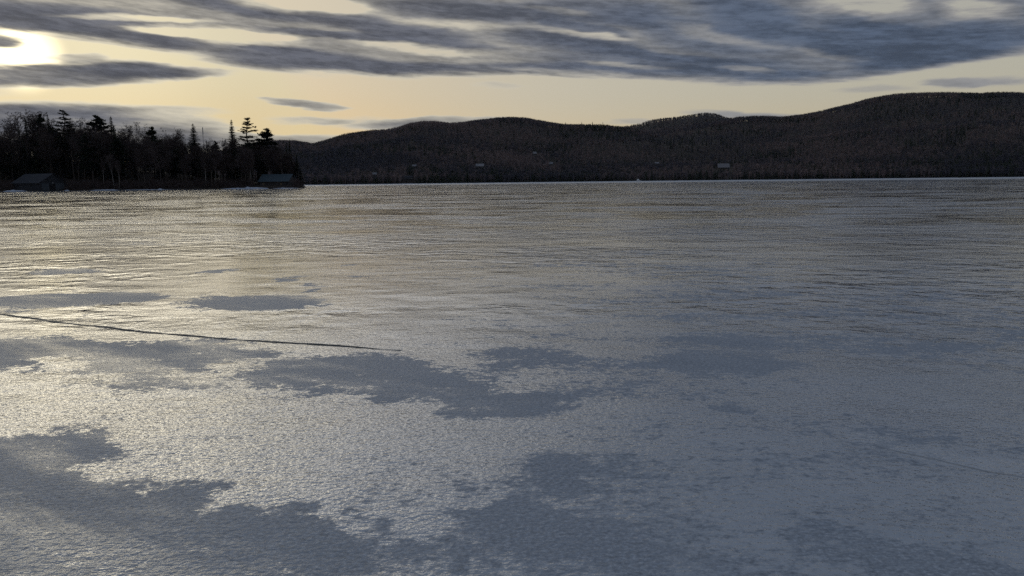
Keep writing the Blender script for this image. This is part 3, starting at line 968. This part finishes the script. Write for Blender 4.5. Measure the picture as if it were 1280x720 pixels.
# ------------------------------------------------------------------ buildings
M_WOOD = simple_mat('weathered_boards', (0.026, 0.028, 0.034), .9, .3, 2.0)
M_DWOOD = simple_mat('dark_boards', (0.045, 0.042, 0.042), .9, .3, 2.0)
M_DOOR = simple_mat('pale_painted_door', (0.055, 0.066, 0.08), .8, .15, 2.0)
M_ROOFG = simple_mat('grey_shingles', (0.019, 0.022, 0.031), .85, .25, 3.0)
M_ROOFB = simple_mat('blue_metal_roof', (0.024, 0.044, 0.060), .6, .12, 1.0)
M_PALE = simple_mat('pale_trim', (0.36, 0.37, 0.39), .7, .1, 1.0)
M_PROOF = simple_mat('frosted_roof', (0.20, 0.20, 0.22), .8, .25, .5)
M_GLASS, gg, gb = material('window_glass')
gb.inputs['Base Color'].default_value = (0.02, 0.024, 0.03, 1); gb.inputs['Roughness'].default_value = 0.08
M_STONE = simple_mat('stone', (0.2, 0.2, 0.2), .9, .3, 4.0)


def gable_house(root, Lx, Wy, eave, ridge, wall_m, roof_m, over=.4):
    """ridge along local x; front gable at +x"""
    w = MB()
    x0, x1, y0, y1 = -Lx / 2, Lx / 2, -Wy / 2, Wy / 2
    P = lambda x, y, z: (x, y, z)
    w.face(P(x0, y0, -.4), P(x1, y0, -.4), P(x1, y0, eave), P(x0, y0, eave))
    w.face(P(x1, y1, -.4), P(x0, y1, -.4), P(x0, y1, eave), P(x1, y1, eave))
    for x in (x0, x1):
        w.face(P(x, y0, -.4), P(x, y1, -.4), P(x, y1, eave), P(x, 0, ridge), P(x, y0, eave))
    w.build('wall', wall_m, root)
    r = MB(); sl_ = (ridge - eave) / (Wy / 2)
    for sg in (-1, 1):
        ye, ze = sg * (Wy / 2 + over), eave - sl_ * over
        a, b_, c_, d__ = (x0 - over, 0, ridge), (x1 + over, 0, ridge), (x1 + over, ye, ze), (x0 - over, ye, ze)
        up = .14
        q = [(p[0], p[1], p[2] + .03) for p in (a, b_, c_, d__)]; t = [(p[0], p[1], p[2] + up) for p in (a, b_, c_, d__)]
        r.face(*t); r.face(*q[::-1])
        for i in range(1, 4): r.face(q[i], q[(i + 1) % 4], t[(i + 1) % 4], t[i])
    ro = r.build('roof', roof_m, root)
    return ro


def window(root, x, y, z, w, h, axis, sgn, trim=None):
    """a framed window standing proud of a wall; axis 'x' faces +-x"""
    f, p = MB(), MB()
    t, dp = .09, .06
    def bx(m_, u0, u1, z0, z1, d0, d1):
        if axis == 'x': m_.box(*sorted((x + sgn * d0, x + sgn * d1)), y + u0, y + u1, z + z0, z + z1)
        else: m_.box(x + u0, x + u1, *sorted((y + sgn * d0, y + sgn * d1)), z + z0, z + z1)
    bx(p, -w / 2 + t, w / 2 - t, t, h - t, .004, .03)
    bx(f, -w / 2, -w / 2 + t, 0, h, .003, dp); bx(f, w / 2 - t, w / 2, 0, h, .003, dp)
    bx(f, -w / 2 + t, w / 2 - t, 0, t, .003, dp); bx(f, -w / 2 + t, w / 2 - t, h - t, h, .003, dp)
    wo = f.build('window', trim or M_PALE, root); p.build('pane', M_GLASS, wo)
    return wo


def door(root, x, y, z, w, h, axis, sgn, mat, handle=True):
    m_ = MB()
    def bx(mm, u0, u1, z0, z1, d0, d1):
        if axis == 'x': mm.box(*sorted((x + sgn * d0, x + sgn * d1)), y + u0, y + u1, z + z0, z + z1)
        else: mm.box(x + u0, x + u1, *sorted((y + sgn * d0, y + sgn * d1)), z + z0, z + z1)
    n = max(4, int(w / .22))
    for k in range(n):
        bx(m_, -w / 2 + w * k / n + .008, -w / 2 + w * (k + 1) / n - .008, 0, h, .004, .05)
    for zz in (.18, h - .4):
        bx(m_, -w / 2 + .03, w / 2 - .03, zz, zz + .16, .052, .085)
    do = m_.build('door', mat, root)
    if handle:
        hm = MB(); bx(hm, w / 2 - .22, w / 2 - .12, h * .45, h * .45 + .22, .052, .12); hm.build('handle', M_DWOOD, do)
    return do


# left boathouse with two pale doors: gable end turned to the viewer
pF = at(65, 238, 262.5)
bh = empty('boathouse', (pF.x, 262.5, 0.25), 0, 'old grey boathouse with two pale doors in its gable end, at the left shore', 'boathouse')
ang = R(-23)
ca, sa = math.cos(ang), math.sin(ang)
bh.rotation_euler = (0, 0, ang)
bh.location = (pF.x - ca * 7.0, 263.5 - sa * 7.0, 0.25)
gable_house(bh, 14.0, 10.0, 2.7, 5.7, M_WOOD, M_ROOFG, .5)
door(bh, 7.0, -2.9, 0.0, 2.7, 2.4, 'x', 1, M_DOOR); door(bh, 7.0, 2.5, 0.0, 3.3, 2.4, 'x', 1, M_DOOR)
mb = MB(); mb.box(7.003, 7.04, -1.4, .7, -.2, 2.3); mb.build('doorway', simple_mat('dark_opening', (.012, .012, .014), 1, .1), bh)
mb = MB(); mb.box(7.005, 7.1, -.35, .05, 2.4, 2.7); mb.build('sign', M_PALE, bh)
for xx in (-4.5, -1.0, 3.0): window(bh, xx, -5.0, 1.2, 1.1, .8, 'y', -1, M_WOOD)
mb = MB(); mb.box(-7.1, 7.1, -5.1, 5.1, -1.6, -.41); mb.build('foundation', M_STONE, bh)

# boathouse with the blue roof: long side to the lake
pB = at(344, 234, 268)
b2 = empty('boathouse', (pB.x, 271.5, 0.35), R(-9), 'long low boathouse with a blue metal roof near the tip of the point', 'boathouse')
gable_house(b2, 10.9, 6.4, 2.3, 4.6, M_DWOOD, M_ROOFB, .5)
door(b2, -1.2, -3.2, 0.0, 2.6, 1.9, 'y', -1, M_DWOOD); window(b2, 2.8, -3.2, .8, 1.0, .8, 'y', -1, M_WOOD); window(b2, -4.0, -3.2, .8, 1.0, .8, 'y', -1, M_WOOD)
mb = MB(); mb.box(4.6, 5.47, -3.245, -3.205, -.3, 2.2); mb.build('corner_board', M_WOOD, b2)
door(b2, 5.45, .2, 0.0, 2.2, 2.0, 'x', 1, M_WOOD)
mb = MB()
for k in range(14): mb.box(-5.9 + k * .82, -5.85 + k * .82, -.12, .12, 4.72, 4.78)
mb.build('ridge_vent', M_ROOFB, b2)
mb = MB(); mb.box(-5.5, 5.5, -3.25, 3.25, -1.0, -.41); mb.build('foundation', M_STONE, b2)

# thin mast behind the lone spruce
Y = pt_shore(253) + 40
p0 = at(253, 232, Y); pt = at(253, 160, Y); zb = point_h(p0.x, Y)
ms = empty('antenna_mast', (pt.x, Y, zb), 0, 'thin tall antenna mast standing above the wood right of the lone spruce', 'mast')
Hm = pt.z - zb
mb = MB()
for k in range(3):
    a = k * 2.094; mb.tube((math.cos(a) * .16, math.sin(a) * .16, -.3), (math.cos(a) * .09, math.sin(a) * .09, Hm), .03, .025, 5)
for k in range(int(Hm / .5)):
    z = k * .5
    for q in range(3):
        a, c_ = q * 2.094, (q + 1) * 2.094
        mb.tube((math.cos(a) * .15, math.sin(a) * .15, z), (math.cos(c_) * .15, math.sin(c_) * .15, z + .5), .012, .012, 3)
mb.build('lattice', simple_mat('galvanised', (.28, .28, .29), .6, .1, 1, .6), ms)
mb = MB(); mb.tube((.1, 0, Hm - 2.6), (.1, 0, Hm + .3), .13, .13, 8); mb.build('aerial', M_PALE, ms)

# cottages on the far hillside
def cottage(px, py, Lx, Wy, eave, ridge, turn, label, roof=M_PROOF, wall=M_DWOOD, deck=True, nwin=2):
    a, r = hill_at_px(px, py)
    x, y = r * math.sin(a), r * math.cos(a); h = hill_h(a, r)
    o = empty('cottage', (x, y, h + .8), -a + R(turn), label, 'house', 'cottages in the forest on the far shore')
    rf_ = gable_house(o, Lx, Wy, eave, ridge, wall, roof, .6)
    c = MB(); c.box(-Lx * .3, -Lx * .3 + .8, -.5, .5, ridge - .8, ridge + 1.2); c.build('chimney', M_STONE, rf_)
    for k in range(nwin):
        window(o, -Lx / 2 + Lx * (k + .5) / nwin, -Wy / 2, eave * .45, 1.6, 1.4, 'y', -1)
    door(o, Lx * .08, -Wy / 2, 0, 1.1, 2.1, 'y', -1, M_WOOD)
    b_ = MB(); b_.box(-Lx / 2 - .1, Lx / 2 + .1, -Wy / 2 - .1, Wy / 2 + .1, -3.5, -.41); b_.build('foundation', M_STONE, o)
    if deck:
        d_ = MB(); d_.box(-Lx / 2, Lx / 2, -Wy / 2 - 2.6, -Wy / 2 - .12, -.35, -.15)
        for k in range(8):
            xx = -Lx / 2 + .1 + (Lx - .2) * k / 7; d_.box(xx - .06, xx + .06, -Wy / 2 - 2.6, -Wy / 2 - 2.48, -3.0 if k % 2 else -.14, .8)
        d_.build('deck', M_WOOD, o)
        e = MB(); e.box(-Lx / 2, Lx / 2, -Wy / 2 - 2.64, -Wy / 2 - 2.46, .803, .95); e.build('railing', M_PALE, o)
    return o


cottage(904, 214, 15, 9, 6.6, 11.6, 8, 'large cottage with a broad pale roof close above the far shore', roof=simple_mat('pale_metal_roof', (.17, .165, .18), .7, .25, .6), nwin=4)
cottage(600, 209, 11, 8, 2.8, 6.0, -6, 'cottage showing a flat pale roof in the dark woods below the rounded hill')
cottage(668, 193, 6, 6, 2.6, 5.4, 10, 'highest small cottage with a bright roof on the middle hillside', deck=False)
cottage(689, 206, 6, 5, 2.4, 5.0, -15, 'small cottage just below and right of the highest one', deck=False)
cottage(821, 206, 7, 6, 2.6, 5.0, 20, 'small pale-roofed cottage above the white covered boat')
cottage(510, 224, 13, 7, 2.6, 4.6, -4, 'wide low cottage near the water below the left slope of the hill', roof=M_ROOFG, nwin=5)
cottage(468, 219, 5, 5, 2.4, 4.6, 12, 'leftmost small cottage low on the far hillside', deck=False)
cottage(518, 209, 5, 5, 2.4, 4.4, -8, 'small cottage a little way above the wide low one', deck=False)

# covered boat pulled up on the far shore
d_ = ray(798, 227); a = math.atan2(d_.x, d_.y); r = shore_r(a) - 2.5
bt = empty('covered_boat', (r * math.sin(a), r * math.cos(a), 0), -a, 'small white covered boat lying on the ice at the far shore', 'boat')
hb = MB()
secs = [(-2.6, .9, .9), (-1.2, 1.15, .95), (.6, 1.1, 1.0), (2.2, .7, 1.15), (3.8, .05, 1.45)]
for (xa, wa, ha), (xb, wb, hb_) in zip(secs, secs[1:]):
    for sg in (-1, 1):
        hb.face((xa, 0, .02), (xb, 0, .02 + (.5 if xb > 3 else 0)), (xb, sg * wb, hb_), (xa, sg * wa, ha))
hb.face((-2.6, -.9, .9), (-2.6, 0, .02), (-2.6, .9, .9))
hb.build('hull', M_PALE, bt, True)
cb = MB()
prof = [(-2.6, .92, .95), (-2.0, 1.1, 1.9), (-.9, 1.15, 2.9), (.3, 1.1, 2.6), (1.5, .9, 1.5), (2.3, .7, 1.2)]
for (xa, wa, ha), (xb, wb, hb_) in zip(prof, prof[1:]):
    for i in range(6):
        t0, t1 = math.pi * i / 6, math.pi * (i + 1) / 6
        f_ = lambda x_, w_, h_, t: (x_, w_ * math.cos(t), .98 + (h_ - .95) * math.sin(t))
        cb.face(f_(xa, wa, ha, t0), f_(xb, wb, hb_, t0), f_(xb, wb, hb_, t1), f_(xa, wa, ha, t1))
cb.build('cover', simple_mat('white_tarp', (.75, .77, .8), .7, .06), bt, True)

# ------------------------------------------------------------------ snow left along the shore
M_SNOW = simple_mat('old_snow', (0.40, 0.44, 0.52), .75, .08, 1.5)


def snowbank(px0, px1, w, h, seed, y_off=-1.2):
    n, k = max(10, int((px1 - px0) / 1.2)), 7
    V, F_ = [], []
    for i in range(n):
        px = px0 + (px1 - px0) * i / (n - 1)
        Y = pt_shore(px) + y_off
        d_ = ray(px, 234); x = d_.x / d_.y * Y
        f = math.sin(math.pi * i / (n - 1)) ** .6 * (0.55 + 0.9 * abs(mnoise.noise(Vector((px * .16, seed, 0)))))
        for j in range(k):
            t = j / (k - 1) * 2 - 1
            V.append((x, Y + t * w * (.35 + .65 * f), -.03 + h * f * max(0, 1 - t * t) + (.06 * mnoise.noise(Vector((x, t * 2, seed))) if abs(t) < .9 else 0)))
    for i in range(n - 1):
        for j in range(k - 1):
            q = i * k + j; F_.append((q, q + k, q + k + 1, q + 1))
    o = bpy.data.objects.new('snow_bank', fast_mesh('snow_bank', V, F_, M_SNOW, True)); col.objects.link(o); tag(o, kind='structure')


for a in ((4, 36, 2.0, .65, 1.0), (80, 86, 1.0, .4, 2.0), (112, 150, 1.6, .5, 3.0), (150, 215, 1.4, .25, 4.0), (197, 203, 1.0, .4, 4.5), (276, 326, 2.0, .5, 5.0), (300, 336, 1.2, .8, 6.0), (340, 374, 1.5, .3, 7.0)):
    snowbank(*a)

# a snow fringe where the far shore meets the ice
V, F_ = [], []
for i in range(300):
    a = -.40 + 1.14 * i / 299; s = shore_r(a)
    w = 5 + 9 * abs(mnoise.noise(Vector((a * 22, 1, 0))))
    for dr, z in ((-w, -.02), (-w * .5, .10), (1.5, .5)):
        V.append(((s + dr) * math.sin(a), (s + dr) * math.cos(a), z))
for i in range(299):
    for j in range(2):
        q = i * 3 + j; F_.append((q, q + 3, q + 4, q + 1))
o = bpy.data.objects.new('snow_fringe', fast_mesh('snow_fringe', V, F_, M_SNOW, True)); col.objects.link(o); tag(o, kind='structure')

# a twig frozen into the ice
gpt = ground(122, 472)
tw = MB()
tw.tube((0, 0, -.01), (.006, .01, .025), .003, .0022, 5); tw.tube((.006, .01, .025), (.014, .02, .044), .0022, .001, 5); tw.tube((.006, .01, .025), (-.004, .02, .036), .0015, .0008, 4)
t_ = tw.build('twig', M_BARK); t_.location = gpt; t_.scale = (.65, .65, .65)
tag(t_, 'small dark twig sticking out of the ice at the left', 'twig')

# ------------------------------------------------------------------ evening air over the lake
mh = bpy.data.materials.new('air'); mh.use_nodes = True
hn = mh.node_tree; hn.nodes.clear()
ho = hn.nodes.new('ShaderNodeOutputMaterial'); hv = hn.nodes.new('ShaderNodeVolumePrincipled')
hv.inputs['Color'].default_value = (0.80, 0.87, 1.0, 1); hv.inputs['Density'].default_value = 0.00002
hn.links.new(hv.outputs[0], ho.inputs['Volume'])
hz = MB(); hz.box(-3900, 3900, -3900, 3900, -2.0, 420.0)
tag(hz.build('haze', mh), kind='stuff')

# ------------------------------------------------------------------ render settings
scene.view_settings.view_transform = 'Standard'
scene.view_settings.look = 'None'
scene.view_settings.exposure = 0.0
scene.view_settings.gamma = 1.0
scene.render.engine = 'CYCLES'
scene.cycles.max_bounces = 4
scene.cycles.diffuse_bounces = 2
scene.cycles.glossy_bounces = 2
scene.cycles.sample_clamp_indirect = 4.0
scene.cycles.use_denoising = False
scene.cycles.use_adaptive_sampling = False
